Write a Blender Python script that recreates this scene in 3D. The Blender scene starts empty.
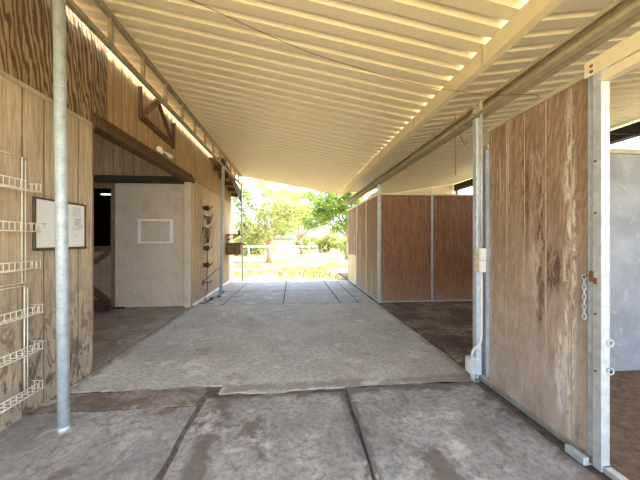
import bpy, bmesh, math, random
from mathutils import Vector, Matrix, noise

random.seed(7)
S = bpy.context.scene
C = S.collection
PI = math.pi

# ------------------------------------------------------------------ camera
YAW = math.atan(27.0 / 285.0)
cd = bpy.data.cameras.new('camera')
cam = bpy.data.objects.new('camera', cd)
C.objects.link(cam)
cam.location = (0, 0, 1.45)
cam.rotation_euler = (math.radians(90), 0, -YAW)
cd.sensor_width = 36.0
cd.sensor_fit = 'HORIZONTAL'
cd.lens = 36.0 * 285.0 / 640.0
cd.clip_start = 0.02
cd.clip_end = 500
S.camera = cam

# ------------------------------------------------------------------ sky, sun, exposure
w = bpy.data.worlds.new('sky')
S.world = w
w.use_nodes = True
nt = w.node_tree
for n in list(nt.nodes):
    nt.nodes.remove(n)
sky = nt.nodes.new('ShaderNodeTexSky')
sky.sky_type = 'NISHITA'
sky.sun_disc = False
sky.sun_elevation = math.radians(62)
sky.sun_rotation = math.radians(110)
sky.dust_density = 4.0
bgn = nt.nodes.new('ShaderNodeBackground')
bgn.inputs['Strength'].default_value = 0.42
wo = nt.nodes.new('ShaderNodeOutputWorld')
nt.links.new(sky.outputs[0], bgn.inputs[0])
nt.links.new(bgn.outputs[0], wo.inputs[0])

sd = bpy.data.lights.new('sun', 'SUN')
sd.energy = 4.3
sd.angle = math.radians(0.6)
sd.color = (1.0, 0.93, 0.80)
sun = bpy.data.objects.new('sun', sd)
C.objects.link(sun)
sun.rotation_euler = Vector((0.40, 0.03, 0.86)).to_track_quat('Z', 'Y').to_euler()

S.view_settings.view_transform = 'Standard'
S.view_settings.look = 'None'
S.view_settings.gamma = 1.0
S.view_settings.use_curve_mapping = False
S.view_settings.exposure = 2.03

# ------------------------------------------------------------------ materials
class Mat:
    def __init__(self, name, rough=0.6, metal=0.0, spec=0.3):
        self.m = bpy.data.materials.new(name)
        self.m.use_nodes = True
        self.t = self.m.node_tree
        self.b = self.t.nodes['Principled BSDF']
        self.b.inputs['Roughness'].default_value = rough
        self.b.inputs['Metallic'].default_value = metal
        self.b.inputs['Specular IOR Level'].default_value = spec
        self.co = None

    def n(self, kind, **kw):
        x = self.t.nodes.new(kind)
        for k, v in kw.items():
            setattr(x, k, v)
        return x

    def coords(self, scale=(1, 1, 1), loc=(0, 0, 0)):
        if self.co is None:
            self.co = self.n('ShaderNodeTexCoord')
        mp = self.n('ShaderNodeMapping')
        mp.inputs['Scale'].default_value = scale
        mp.inputs['Location'].default_value = loc
        self.t.links.new(self.co.outputs['Object'], mp.inputs['Vector'])
        return mp.outputs[0]

    def noise(self, scale, detail=6, rough=0.6, dist=0.0, stretch=(1, 1, 1), loc=(0, 0, 0)):
        x = self.n('ShaderNodeTexNoise')
        x.inputs['Scale'].default_value = scale
        x.inputs['Detail'].default_value = detail
        x.inputs['Roughness'].default_value = rough
        x.inputs['Distortion'].default_value = dist
        self.t.links.new(self.coords(stretch, loc), x.inputs['Vector'])
        return x.outputs['Fac']

    def wave(self, scale, dist, dscale, stretch, detail=3, kind='BANDS', loc=(0, 0, 0), direction='X'):
        x = self.n('ShaderNodeTexWave')
        x.wave_type = kind
        if kind == 'BANDS':
            x.bands_direction = direction
        x.inputs['Scale'].default_value = scale
        x.inputs['Distortion'].default_value = dist
        x.inputs['Detail'].default_value = detail
        x.inputs['Detail Scale'].default_value = dscale
        self.t.links.new(self.coords(stretch, loc), x.inputs['Vector'])
        return x.outputs['Fac']

    def ramp(self, fac, stops):
        r = self.n('ShaderNodeValToRGB')
        e = r.color_ramp.elements
        while len(e) < len(stops):
            e.new(0.5)
        for i, (p, c) in enumerate(stops):
            e[i].position = p
            if not isinstance(c, (tuple, list)):
                c = (c, c, c)
            e[i].color = tuple(c) + (1.0,)
        self.t.links.new(fac, r.inputs[0])
        return r.outputs[0]

    def mix(self, fac, a, b, mode='MIX'):
        x = self.n('ShaderNodeMix', data_type='RGBA', blend_type=mode)
        for sock, val in ((x.inputs[0], fac), (x.inputs[6], a), (x.inputs[7], b)):
            if isinstance(val, (int, float)):
                sock.default_value = val
            elif isinstance(val, (tuple, list)):
                sock.default_value = tuple(val) + (1.0,)
            else:
                self.t.links.new(val, sock)
        return x.outputs[2]

    def zfade(self, z0, z1):
        """0 above z1 and 1 below z0 in the object's own height, for ground-in dirt"""
        sep = self.n('ShaderNodeSeparateXYZ')
        self.t.links.new(self.coords(), sep.inputs[0])
        mr = self.n('ShaderNodeMapRange')
        mr.inputs[1].default_value = z0
        mr.inputs[2].default_value = z1
        mr.inputs[3].default_value = 1
        mr.inputs[4].default_value = 0
        self.t.links.new(sep.outputs[2], mr.inputs[0])
        return mr.outputs[0]

    def mul(self, a, b):
        x = self.n('ShaderNodeMath', operation='MULTIPLY')
        for s_, v in ((x.inputs[0], a), (x.inputs[1], b)):
            if isinstance(v, (int, float)):
                s_.default_value = v
            else:
                self.t.links.new(v, s_)
        return x.outputs[0]

    def color(self, c):
        if isinstance(c, (tuple, list)):
            self.b.inputs['Base Color'].default_value = tuple(c) + (1.0,)
        else:
            self.t.links.new(c, self.b.inputs['Base Color'])
        return self

    def bump(self, h, strength=0.3, dist=0.01):
        x = self.n('ShaderNodeBump')
        x.inputs['Strength'].default_value = strength
        x.inputs['Distance'].default_value = dist
        self.t.links.new(h, x.inputs['Height'])
        self.t.links.new(x.outputs[0], self.b.inputs['Normal'])
        return self


def plain(name, c, rough=0.6, metal=0.0, var=0.25, scale=8.0, spec=0.3):
    m = Mat(name, rough, metal, spec)
    f = m.noise(scale, 5, 0.65)
    lo = tuple(x * (1 - var) for x in c)
    hi = tuple(min(1, x * (1 + var)) for x in c)
    m.color(m.ramp(f, [(0.3, lo), (0.7, hi)]))
    m.bump(f, 0.15, 0.004)
    return m.m


def siding(name, base, dark, grain_amt, bot=None, bot_z=(0.1, 1.2), seed=0.0, scale=1.0, pale=None, pale_at=0.66, wd=(11.0, 1.3, 0.2), streaks=()):
    """weathered T1-11 plywood siding: grain that runs up the sheet"""
    m = Mat(name, 0.8, 0, 0.15)
    fine = m.noise(30, 5, 0.75, 0.5, (1, 1, 0.05), (seed, seed, 0))
    big = m.noise(2.2, 6, 0.6, 0.2, (1, 1, 0.5), (seed * 3, 1, 2))
    cath = m.wave(9 * scale, wd[0], wd[1], (1, 1, wd[2]), 5, 'BANDS', (seed, seed * 2, seed), 'DIAGONAL')
    g = m.ramp(cath, [(0.22, 1.0), (0.62, 0.0)])
    c = m.ramp(fine, [(0.32, tuple(x * 0.5 for x in base)), (0.55, base), (0.75, tuple(min(1, x * 1.2) for x in base))])
    c = m.mix(m.mul(g, grain_amt), c, dark)
    c = m.mix(m.ramp(big, [(0.42, 0.0), (0.7, 0.45)]), c, dark)
    if pale:
        pn = m.noise(7.0, 8, 0.72, 0.5, (1, 1, 0.13), (seed + 5, 3, 1))
        c = m.mix(m.ramp(pn, [(pale_at - 0.04, 0.0), (pale_at + 0.06, 0.85)]), c, pale)
    if bot:
        bn = m.noise(7, 8, 0.7, 0.4, (1, 1, 0.6), (seed, 7, 3))
        z = m.zfade(*bot_z)
        c = m.mix(m.mul(z, m.ramp(bn, [(0.3, 0.25), (0.62, 0.95)])), c, bot)
    for (yc, wy, zc, wz, colr) in streaks:
        sep = m.n('ShaderNodeSeparateXYZ'); m.t.links.new(m.coords(), sep.inputs[0])
        acc = None
        for sock, cc, ww in ((1, yc, wy), (2, zc, wz)):
            sb = m.n('ShaderNodeMath', operation='SUBTRACT'); m.t.links.new(sep.outputs[sock], sb.inputs[0]); sb.inputs[1].default_value = cc
            ab = m.n('ShaderNodeMath', operation='ABSOLUTE'); m.t.links.new(sb.outputs[0], ab.inputs[0])
            mr = m.n('ShaderNodeMapRange'); mr.inputs[1].default_value = 0; mr.inputs[2].default_value = ww
            mr.inputs[3].default_value = 1; mr.inputs[4].default_value = 0
            m.t.links.new(ab.outputs[0], mr.inputs[0])
            acc = mr.outputs[0] if acc is None else m.mul(acc, mr.outputs[0])
        sn = m.noise(26, 8, 0.8, 0.6, (1, 1, 0.22), (yc, zc, 2))
        c = m.mix(m.mul(m.ramp(acc, [(0.08, 0.0), (0.4, 1.0)]), m.ramp(sn, [(0.47, 0.0), (0.54, 0.85)])), c, colr)
    m.color(c)
    m.bump(fine, 0.5, 0.004)
    return m


M = {}
mm = siding('siding_barn_lower', (0.62, 0.50, 0.34), (0.36, 0.26, 0.155), 0.16, bot=(0.33, 0.27, 0.21), bot_z=(0.1, 1.5), seed=1.0)
mm_dirt = mm.noise(11, 9, 0.75, 0.8, (1, 1, 0.4), (3, 9, 1))
mm.color(mm.mix(mm.mul(mm.zfade(0.3, 1.35), mm.ramp(mm_dirt, [(0.49, 0.0), (0.56, 0.85)])),
                mm.b.inputs['Base Color'].links[0].from_socket, (0.10, 0.07, 0.05)))
M['barn_low'] = mm.m
M['barn_grain'] = siding('siding_barn_grain', (0.42, 0.30, 0.17), (0.09, 0.052, 0.027), 0.85, seed=2.3, scale=1.25, wd=(10.0, 0.9, 0.20)).m
M['barn_tan'] = siding('siding_barn_tan', (0.55, 0.37, 0.19), (0.28, 0.17, 0.085), 0.3, seed=4.1).m
M['barn_far'] = siding('siding_barn_far', (0.62, 0.46, 0.26), (0.34, 0.22, 0.11), 0.18, bot=(0.36, 0.28, 0.20), bot_z=(0.05, 0.9), seed=5.7).m
M['stall_brown'] = siding('siding_stall_brown', (0.42, 0.27, 0.15), (0.22, 0.125, 0.07), 0.5, bot=(0.50, 0.40, 0.28), bot_z=(0.1, 1.2), seed=6.2,
                          pale=(0.70, 0.62, 0.48), pale_at=0.595, scale=2.0).m
M['stall_near'] = siding('siding_stall_near', (0.42, 0.29, 0.185), (0.20, 0.12, 0.075), 0.5, bot=(0.52, 0.46, 0.40), bot_z=(0.4, 1.9), seed=6.2,
                         pale=(0.66, 0.58, 0.46), pale_at=0.62, scale=1.6,
                         streaks=((-0.37, 0.065, 1.2, 1.6, (0.80, 0.73, 0.58)), (-0.13, 0.06, 1.35, 0.9, (0.13, 0.065, 0.045)), (-0.24, 0.09, 1.22, 0.25, (0.12, 0.06, 0.045)), (0.02, 0.05, 1.9, 0.7, (0.15, 0.08, 0.05)), (-0.30, 0.06, 0.5, 0.45, (0.74, 0.70, 0.64)))).m
M['stall_rear'] = siding('siding_stall_rear', (0.38, 0.20, 0.115), (0.19, 0.095, 0.055), 0.4, bot=(0.44, 0.30, 0.20), bot_z=(0.0, 0.7), seed=8.4).m
M['groove_dark'] = plain('groove_dark', (0.16, 0.10, 0.06), 0.9)
M['groove_pale'] = plain('groove_pale', (0.52, 0.41, 0.30), 0.9)

# galvanised steel
g = Mat('galvanised_steel', 0.55, 0.2, 0.5)
f1 = g.noise(18, 6, 0.7)
f2 = g.noise(3.0, 4, 0.6, 0, (1, 1, 0.4))
gc = g.ramp(f1, [(0.3, (0.36, 0.42, 0.45)), (0.7, (0.58, 0.67, 0.71))])
gc = g.mix(g.ramp(f2, [(0.58, 0.0), (0.72, 0.6)]), gc, (0.34, 0.33, 0.29))
g.color(gc)
g.bump(f1, 0.1, 0.002)
M['galv'] = g.m
M['galv_bright'] = plain('galvanised_bright', (0.50, 0.53, 0.52), 0.5, 0.2, 0.18, 14)
# cream painted steel with dirt
def paint(name, base, dirt, at=0.6, rough=0.5):
    m = Mat(name, rough, 0, 0.35)
    a = m.noise(3.4, 8, 0.7, 0.4)
    b_ = m.noise(30, 4, 0.7)
    c = m.ramp(b_, [(0.3, tuple(x * 0.93 for x in base)), (0.7, base)])
    c = m.mix(m.ramp(a, [(at - 0.05, 0.0), (at + 0.1, 0.7)]), c, dirt)
    m.color(c)
    m.bump(b_, 0.1, 0.002)
    return m.m
M['cream_paint'] = paint('cream_paint', (0.84, 0.72, 0.46), (0.66, 0.52, 0.30), 0.62)
M['cream_dull'] = paint('cream_dull', (0.50, 0.44, 0.31), (0.36, 0.29, 0.18), 0.52)
M['roof_sheet'] = paint('roof_sheet', (0.80, 0.71, 0.49), (0.68, 0.57, 0.36), 0.66, 0.38)
M['roof_sheet_grey'] = paint('roof_sheet_grey', (0.72, 0.65, 0.46), (0.58, 0.51, 0.35), 0.62, 0.36)
M['rafter_grey'] = plain('rafter_steel', (0.40, 0.34, 0.215), 0.65, 0.0, 0.22, 9)
M['truss'] = plain('truss_steel', (0.36, 0.31, 0.21), 0.6, 0.15, 0.25, 9)
M['dull_rail'] = plain('dull_rail', (0.33, 0.32, 0.29), 0.6, 0.2, 0.3, 12)
M['dark_steel'] = plain('dark_steel', (0.035, 0.032, 0.028), 0.6, 0.2)
M['dark_wood'] = siding('dark_wood', (0.16, 0.095, 0.052), (0.07, 0.042, 0.025), 0.3, seed=9.0).m
M['mid_wood'] = siding('mid_wood', (0.30, 0.19, 0.10), (0.14, 0.08, 0.045), 0.4, seed=3.0).m
M['whitewash'] = paint('whitewash', (0.60, 0.50, 0.38), (0.42, 0.33, 0.235), 0.56, 0.85)
M['white_trim'] = plain('peeling_white', (0.80, 0.78, 0.74), 0.8, 0, 0.25, 30)
M['tan_door'] = paint('tan_door', (0.32, 0.25, 0.165), (0.19, 0.135, 0.085), 0.55, 0.85)
M['white_wire'] = plain('white_coated_wire', (0.84, 0.79, 0.66), 0.4, 0, 0.12, 20)
M['board_white'] = plain('board_white', (0.86, 0.88, 0.86), 0.25, 0, 0.03, 4, 0.5)
M['board_frame'] = plain('board_frame', (0.10, 0.065, 0.04), 0.6)
M['ink'] = plain('ink', (0.08, 0.08, 0.09), 0.6)
M['white_plastic'] = plain('white_plastic', (0.78, 0.76, 0.70), 0.4, 0, 0.08, 12)
M['grey_box'] = plain('grey_box', (0.62, 0.66, 0.63), 0.4, 0.1, 0.1, 12)
M['rust'] = plain('rust', (0.27, 0.13, 0.06), 0.85, 0.2, 0.4, 40)
M['dark_iron'] = plain('dark_iron', (0.075, 0.055, 0.045), 0.7, 0.3, 0.4, 20)
M['leather'] = plain('dark_leather', (0.13, 0.07, 0.04), 0.6, 0, 0.4, 20)
M['yellow_board'] = plain('yellow_board', (0.80, 0.66, 0.34), 0.8, 0, 0.1, 6)
M['bark'] = plain('bark', (0.36, 0.28, 0.19), 0.9, 0, 0.3, 12)
M['fence_white'] = plain('fence_white', (0.80, 0.79, 0.76), 0.5, 0, 0.08, 6)
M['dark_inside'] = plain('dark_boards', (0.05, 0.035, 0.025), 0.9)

# stall block wall, grey plaster
m = Mat('grey_plaster', 0.9, 0, 0.2)
a = m.noise(2.0, 8, 0.65, 0.5)
b2 = m.noise(26, 6, 0.8)
c = m.ramp(a, [(0.35, (0.27, 0.28, 0.295)), (0.65, (0.39, 0.405, 0.425))])
sp = m.noise(9, 9, 0.8, 0.3, (1, 1, 1), (4, 4, 4))
c = m.mix(m.ramp(sp, [(0.56, 0.0), (0.62, 0.6)]), c, (0.48, 0.50, 0.51))
c = m.mix(m.mul(m.zfade(0.02, 0.35), 0.5), c, (0.30, 0.29, 0.28))
m.color(c); m.bump(b2, 0.6, 0.01)
M['grey_plaster'] = m.m

# concrete
def concrete(name, lo, hi, stain, st, seed=0.0, blue=None, white=None, rough=0.7, edge=()):
    m = Mat(name, rough, 0, 0.35)
    a = m.noise(1.3, 10, 0.68, 0.6, (1, 1, 1), (seed, seed, 0))
    b_ = m.noise(24, 8, 0.75, 0.2, (1, 1, 1), (seed, 0, 0))
    c = m.ramp(a, [(0.38, lo), (0.60, hi)])
    c = m.mix(m.ramp(b_, [(0.38, 0.7), (0.55, 0.0)]), c, tuple(x * 0.5 for x in lo))
    md = m.noise(5.0, 12, 0.72, 0.1, (1, 1, 1), (seed + 1, 5, 0))
    c = m.mix(m.ramp(md, [(0.36, 0.5), (0.46, 0.0)]), c, tuple(x * 0.62 for x in lo))
    s1 = m.noise(1.9, 12, 0.72, 0.35, (1, 1, 1), (seed + 3.3, 1.7, 0))
    c = m.mix(m.ramp(s1, [(st - 0.05, 0.0), (st + 0.03, 0.8)]), c, stain)
    if edge:
        sep = m.n('ShaderNodeSeparateXYZ'); m.t.links.new(m.coords(), sep.inputs[0])
        for (ax, c0, wdt) in edge:
            sb = m.n('ShaderNodeMath', operation='SUBTRACT'); m.t.links.new(sep.outputs[ax], sb.inputs[0]); sb.inputs[1].default_value = c0
            ab = m.n('ShaderNodeMath', operation='ABSOLUTE'); m.t.links.new(sb.outputs[0], ab.inputs[0])
            mr = m.n('ShaderNodeMapRange'); mr.inputs[1].default_value = 0; mr.inputs[2].default_value = wdt
            mr.inputs[3].default_value = 0.34; mr.inputs[4].default_value = -0.1
            m.t.links.new(ab.outputs[0], mr.inputs[0])
            en = m.noise(3.2, 12, 0.75, 0.8, (1, 1, 1), (seed + ax, c0, 0))
            ad = m.n('ShaderNodeMath', operation='ADD'); m.t.links.new(mr.outputs[0], ad.inputs[0]); m.t.links.new(en, ad.inputs[1])
            c = m.mix(m.ramp(ad.outputs[0], [(0.60, 0.0), (0.72, 0.8)]), c, stain)
    if white:
        s2 = m.noise(2.6, 12, 0.70, 0.25, (1, 1, 1), (seed + 7, 4, 0))
        c = m.mix(m.ramp(s2, [(0.56, 0.0), (0.64, 0.7)]), c, white)
    if blue:
        s3 = m.noise(1.5, 9, 0.72, 1.3, (1.6, 0.7, 1), (seed + 11, 2, 0))
        c = m.mix(m.ramp(s3, [(0.53, 0.0), (0.66, 0.7)]), c, blue)
    m.color(c)
    r = m.ramp(a, [(0.3, rough - 0.2), (0.7, rough + 0.15)])
    m.t.links.new(r, m.b.inputs['Roughness'])
    m.bump(b_, 0.35, 0.006)
    return m.m
M['conc_near'] = concrete('concrete_near', (0.26, 0.245, 0.225), (0.42, 0.41, 0.385), (0.125, 0.10, 0.08), 0.60, 2.0, (0.15, 0.165, 0.185), (0.60, 0.59, 0.57), 0.7, [(1, 2.75, 0.22), (0, 1.9, 0.30), (0, -0.62, 0.18), (0, 0.5, 0.12)])
M['conc_mid'] = concrete('concrete_mid', (0.41, 0.395, 0.35), (0.58, 0.565, 0.51), (0.27, 0.235, 0.19), 0.63, 5.0, None, (0.66, 0.65, 0.61), 0.7, [(1, 2.85, 0.16), (0, 1.95, 0.2), (0, -2.2, 0.2)])
M['conc_far'] = concrete('concrete_far', (0.36, 0.35, 0.32), (0.50, 0.50, 0.47), (0.26, 0.22, 0.18), 0.64, 8.0, None, (0.66, 0.66, 0.63))
M['conc_dirty'] = concrete('concrete_dirty', (0.16, 0.115, 0.085), (0.30, 0.25, 0.20), (0.075, 0.052, 0.038), 0.50, 1.0, None, (0.42, 0.38, 0.33))
M['conc_broken'] = concrete('concrete_broken', (0.23, 0.195, 0.16), (0.38, 0.345, 0.295), (0.12, 0.09, 0.07), 0.52, 4.0, None, (0.6, 0.58, 0.54))
M['conc_barn'] = concrete('concrete_barn', (0.28, 0.225, 0.17), (0.42, 0.36, 0.29), (0.17, 0.125, 0.09), 0.57, 9.0, None, (0.5, 0.45, 0.38))
M['dirt'] = concrete('dirt', (0.11, 0.085, 0.068), (0.21, 0.17, 0.14), (0.06, 0.045, 0.035), 0.55, 3.0, None, None, 0.95)
m = Mat('dirt_rough', 0.95, 0, 0.1)
a = m.noise(14, 12, 0.8, 0.6); b3 = m.noise(60, 6, 0.8)
m.color(m.mix(m.ramp(b3, [(0.62, 0.0), (0.7, 0.7)]), m.ramp(a, [(0.35, (0.10, 0.062, 0.040)), (0.62, (0.26, 0.175, 0.115))]), (0.42, 0.33, 0.24)))
m.bump(a, 0.8, 0.03)
M['stall_dirt'] = m.m
m = Mat('dry_ground', 0.95, 0, 0.1)
a = m.noise(0.35, 10, 0.7, 0.5); b3 = m.noise(3.0, 10, 0.8)
c = m.ramp(a, [(0.35, (0.40, 0.32, 0.145)), (0.65, (0.58, 0.49, 0.27))])
c = m.mix(m.ramp(b3, [(0.52, 0.0), (0.62, 0.6)]), c, (0.34, 0.33, 0.12))
m.color(c); m.bump(b3, 0.6, 0.05)
M['ground'] = m.m

m = Mat('yard_grass', 0.95, 0, 0.1)
a = m.noise(0.5, 10, 0.7, 0.5); b3 = m.noise(2.2, 12, 0.8, 0.4)
c = m.ramp(a, [(0.38, (0.24, 0.185, 0.085)), (0.62, (0.36, 0.295, 0.15))])
c = m.mix(m.ramp(b3, [(0.50, 0.0), (0.58, 0.8)]), c, (0.15, 0.135, 0.05))
m.color(c); m.bump(b3, 0.6, 0.05)
M['yard'] = m.m

def leaf(name, c1, c2):
    m = Mat(name, 0.6, 0, 0.2)
    a = m.noise(1.4, 4, 0.6)
    col = m.ramp(a, [(0.35, c1), (0.65, c2)])
    m.color(col)
    tr = m.n('ShaderNodeBsdfTranslucent')
    m.t.links.new(col, tr.inputs[0])
    mx = m.n('ShaderNodeMixShader')
    mx.inputs[0].default_value = 0.45
    out = m.t.nodes['Material Output']
    m.t.links.new(m.b.outputs[0], mx.inputs[1]); m.t.links.new(tr.outputs[0], mx.inputs[2])
    m.t.links.new(mx.outputs[0], out.inputs['Surface'])
    return m.m
M['leaf_green'] = leaf('leaf_green', (0.14, 0.25, 0.04), (0.32, 0.42, 0.10))
M['leaf_olive'] = leaf('leaf_olive', (0.20, 0.24, 0.055), (0.40, 0.42, 0.16))
M['grass'] = leaf('dry_grass', (0.20, 0.21, 0.06), (0.34, 0.31, 0.11))

# ------------------------------------------------------------------ mesh helpers
class MB:
    def __init__(self):
        self.bm = bmesh.new()

    def quad(self, pts, mi=0):
        f = self.bm.faces.new([self.bm.verts.new(p) for p in pts])
        f.material_index = mi
        return f

    def box(self, x0, x1, y0, y1, z0, z1, mi=0, mat=None):
        P = [Vector(p) for p in ((x0, y0, z0), (x1, y0, z0), (x1, y1, z0), (x0, y1, z0), (x0, y0, z1), (x1, y0, z1), (x1, y1, z1), (x0, y1, z1))]
        if mat:
            P = [mat @ p for p in P]
        v = [self.bm.verts.new(p) for p in P]
        for q in ((3, 2, 1, 0), (4, 5, 6, 7), (0, 1, 5, 4), (1, 2, 6, 5), (2, 3, 7, 6), (3, 0, 4, 7)):
            f = self.bm.faces.new([v[i] for i in q]); f.material_index = mi
        return self

    def bar(self, a, b, w_, h, up=(0, 0, 1)):
        """a rectangular bar from a to b"""
        a, b = Vector(a), Vector(b)
        d = (b - a); L = d.length; d.normalize()
        u = Vector(up)
        if abs(d.dot(u)) > 0.98:
            u = Vector((1, 0, 0))
        s = d.cross(u).normalized(); t = s.cross(d).normalized()
        mt = Matrix((s, d, t)).transposed().to_4x4(); mt.translation = a
        return self.box(-w_ / 2, w_ / 2, 0, L, -h / 2, h / 2, mat=mt)

    def tube(self, pts, r, n=8, cap=True, closed=False):
        pts = [Vector(p) for p in pts]
        rs = r if isinstance(r, (list, tuple)) else [r] * len(pts)
        rings = []
        prev = None
        N = len(pts)
        for i, p in enumerate(pts):
            if closed:
                d = pts[(i + 1) % N] - pts[i - 1]
            else:
                d = pts[min(i + 1, N - 1)] - pts[max(i - 1, 0)]
            d.normalize()
            if prev is None:
                u = Vector((0, 0, 1)) if abs(d.z) < 0.9 else Vector((1, 0, 0))
            else:
                u = prev
            s = (u - d * u.dot(d)).normalized(); prev = s
            t = d.cross(s)
            rings.append([self.bm.verts.new(p + (s * math.cos(2 * PI * k / n) + t * math.sin(2 * PI * k / n)) * rs[i]) for k in range(n)])
        M_ = N if closed else N - 1
        for i in range(M_):
            A, B = rings[i], rings[(i + 1) % N]
            for k in range(n):
                f = self.bm.faces.new((A[k], A[(k + 1) % n], B[(k + 1) % n], B[k])); f.smooth = True
        if cap and not closed:
            self.bm.faces.new(rings[0][::-1]); self.bm.faces.new(rings[-1])
        return self

    def ring(self, c, R, r, axis='Z', n=16, m=6, sx=1.0):
        c = Vector(c); pts = []
        for k in range(n):
            a = 2 * PI * k / n
            u, v = R * math.cos(a), R * math.sin(a) * sx
            pts.append(c + (Vector((u, v, 0)) if axis == 'Z' else Vector((0, u, v)) if axis == 'X' else Vector((u, 0, v))))
        return self.tube(pts, r, m, closed=True)

    def extrude_poly(self, pts, vec, mi=0):
        """pts: planar polygon; extruded by vec, closed"""
        vec = Vector(vec)
        a = [self.bm.verts.new(p) for p in pts]; b = [self.bm.verts.new(Vector(p) + vec) for p in pts]
        n = len(a)
        f = self.bm.faces.new(a[::-1]); f.material_index = mi
        f = self.bm.faces.new(b); f.material_index = mi
        for i in range(n):
            f = self.bm.faces.new((a[i], a[(i + 1) % n], b[(i + 1) % n], b[i])); f.material_index = mi
        return self

    def build(self, name, mats, parent=None, bevel=0, label=None):
        if not isinstance(mats, (list, tuple)):
            mats = [mats]
        bmesh.ops.recalc_face_normals(self.bm, faces=self.bm.faces)
        if parent is not None:
            off = parent['_o']
            bmesh.ops.translate(self.bm, verts=self.bm.verts, vec=-Vector(off))
        me = bpy.data.meshes.new(name)
        self.bm.to_mesh(me); self.bm.free()
        for k in mats:
            me.materials.append(k)
        o = bpy.data.objects.new(name, me)
        C.objects.link(o)
        if parent is not None:
            o.parent = parent
            o['_o'] = list(parent['_o'])
        else:
            o['_o'] = [0, 0, 0]
        if bevel:
            b = o.modifiers.new('bevel', 'BEVEL'); b.width = bevel; b.segments = 2; b.limit_method = 'ANGLE'
        if label:
            o['label'] = label
        return o


def thing(name, label, cat, loc, group=None):
    o = bpy.data.objects.new(name, None)
    C.objects.link(o)
    o.location = loc; o.empty_display_size = 0.1
    o['_o'] = list(loc)
    o['label'] = label; o['category'] = cat
    if group:
        o['group'] = group
    return o


def tag(o, label, cat, group=None):
    o['label'] = label; o['category'] = cat
    if group:
        o['group'] = group
    return o


def struct(o):
    o['kind'] = 'structure'
    return o


def panel(mb, p0, p1, z0, z1, t=0.016, pitch=0.203, gw=0.010, gd=0.008, first=0.05, side=1, top=None, both=False):
    """grooved siding sheet standing from p0 to p1 (xy), its face on the side given; the groove faces carry material 1"""
    a, b = Vector((p0[0], p0[1], 0)), Vector((p1[0], p1[1], 0))
    L = (b - a).length; d = (b - a).normalized(); nrm = Vector((-d.y, d.x, 0)) * side
    prof = [(0, 0, 0)]
    x = first
    while x < L - gw:
        prof += [(x, 0, 0), (x + gw * 0.25, -gd, 1), (x + gw * 0.75, -gd, 1), (x + gw, 0, 1)]
        x += pitch
    prof.append((L, 0, 0))
    # mi of segment i = third value of its end vertex, except flat runs
    vb, vt = [], []
    for (s, dep, k) in prof:
        q = a + d * s + nrm * (t + dep)
        zt = top(s, q) if top else z1
        vb.append(mb.bm.verts.new((q.x, q.y, z0))); vt.append(mb.bm.verts.new((q.x, q.y, zt)))
    for i in range(len(prof) - 1):
        f = mb.bm.faces.new((vb[i], vb[i + 1], vt[i + 1], vt[i]))
        f.material_index = 1 if (prof[i + 1][2] == 1) else 0
    # back and ends
    q0, q1 = a, b
    zt0 = top(0, q0) if top else z1; zt1 = top(L, q1) if top else z1
    b0, b1 = mb.bm.verts.new((q0.x, q0.y, z0)), mb.bm.verts.new((q1.x, q1.y, z0))
    t0, t1 = mb.bm.verts.new((q0.x, q0.y, zt0)), mb.bm.verts.new((q1.x, q1.y, zt1))
    mb.bm.faces.new((b1, b0, t0, t1))
    mb.bm.faces.new((vb[0], vt[0], t0, b0)); mb.bm.faces.new((vb[-1], b1, t1, vt[-1]))
    mb.bm.faces.new(vt + [t1, t0]); mb.bm.faces.new(vb[::-1] + [b0, b1])
    return mb


# ------------------------------------------------------------------ ground and slabs
LW = -2.20          # face of the barn wall
RW = 1.94           # face of the stall front
mb = MB()
n = 60
def gz(x, y):
    if -9.2 < x < 9.2 and -1.6 < y < 13.2:
        return -0.05
    return -0.04 + 0.03 * noise.noise((x * 0.3, y * 0.3, 0))
mb.quad([(-400, -400, -0.05), (400, -400, -0.05), (400, 10.2, -0.05), (-400, 10.2, -0.05)])
struct(mb.build('ground', M['ground']))
mb = MB(); mb.quad([(-400, 10.2, -0.05), (400, 10.2, -0.05), (400, 480, -0.05), (-400, 480, -0.05)])
struct(mb.build('ground', M['yard']))

mb = MB(); mb.box(-8.6, 7.9, -1.3, 10.2, -0.04, -0.014); mb.box(2.0, 7.9, 10.2, 12.6, -0.04, -0.014)
struct(mb.build('floor', M['dirt']))

def slab(mb, x0, x1, y0, y1, jag=0.008, step=0.06, top=0.0, mi=0, sides=(1, 1, 1, 1), seed=0):
    """a cast slab with worn, slightly ragged edges: sides = bottom, right, top, left jag factors"""
    pts = []
    def edge(ax, ay, bx, by, k):
        L = math.hypot(bx - ax, by - ay); m_ = max(1, int(L / step))
        for i in range(m_):
            s = i / m_
            x, y = ax + (bx - ax) * s, ay + (by - ay) * s
            if 0 < i:
                j = k * jag * (noise.noise((x * 3 + seed, y * 3, seed)) * 1.6 + noise.noise((x * 14, y * 14 + seed, 3)) * 0.8)
                nx, ny = (by - ay) / L, -(bx - ax) / L
                x += nx * j; y += ny * j
            pts.append((x, y, top))
    edge(x0, y0, x1, y0, sides[0]); edge(x1, y0, x1, y1, sides[1]); edge(x1, y1, x0, y1, sides[2]); edge(x0, y1, x0, y0, sides[3])
    mb.extrude_poly(pts, (0, 0, -0.014), mi)

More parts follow.
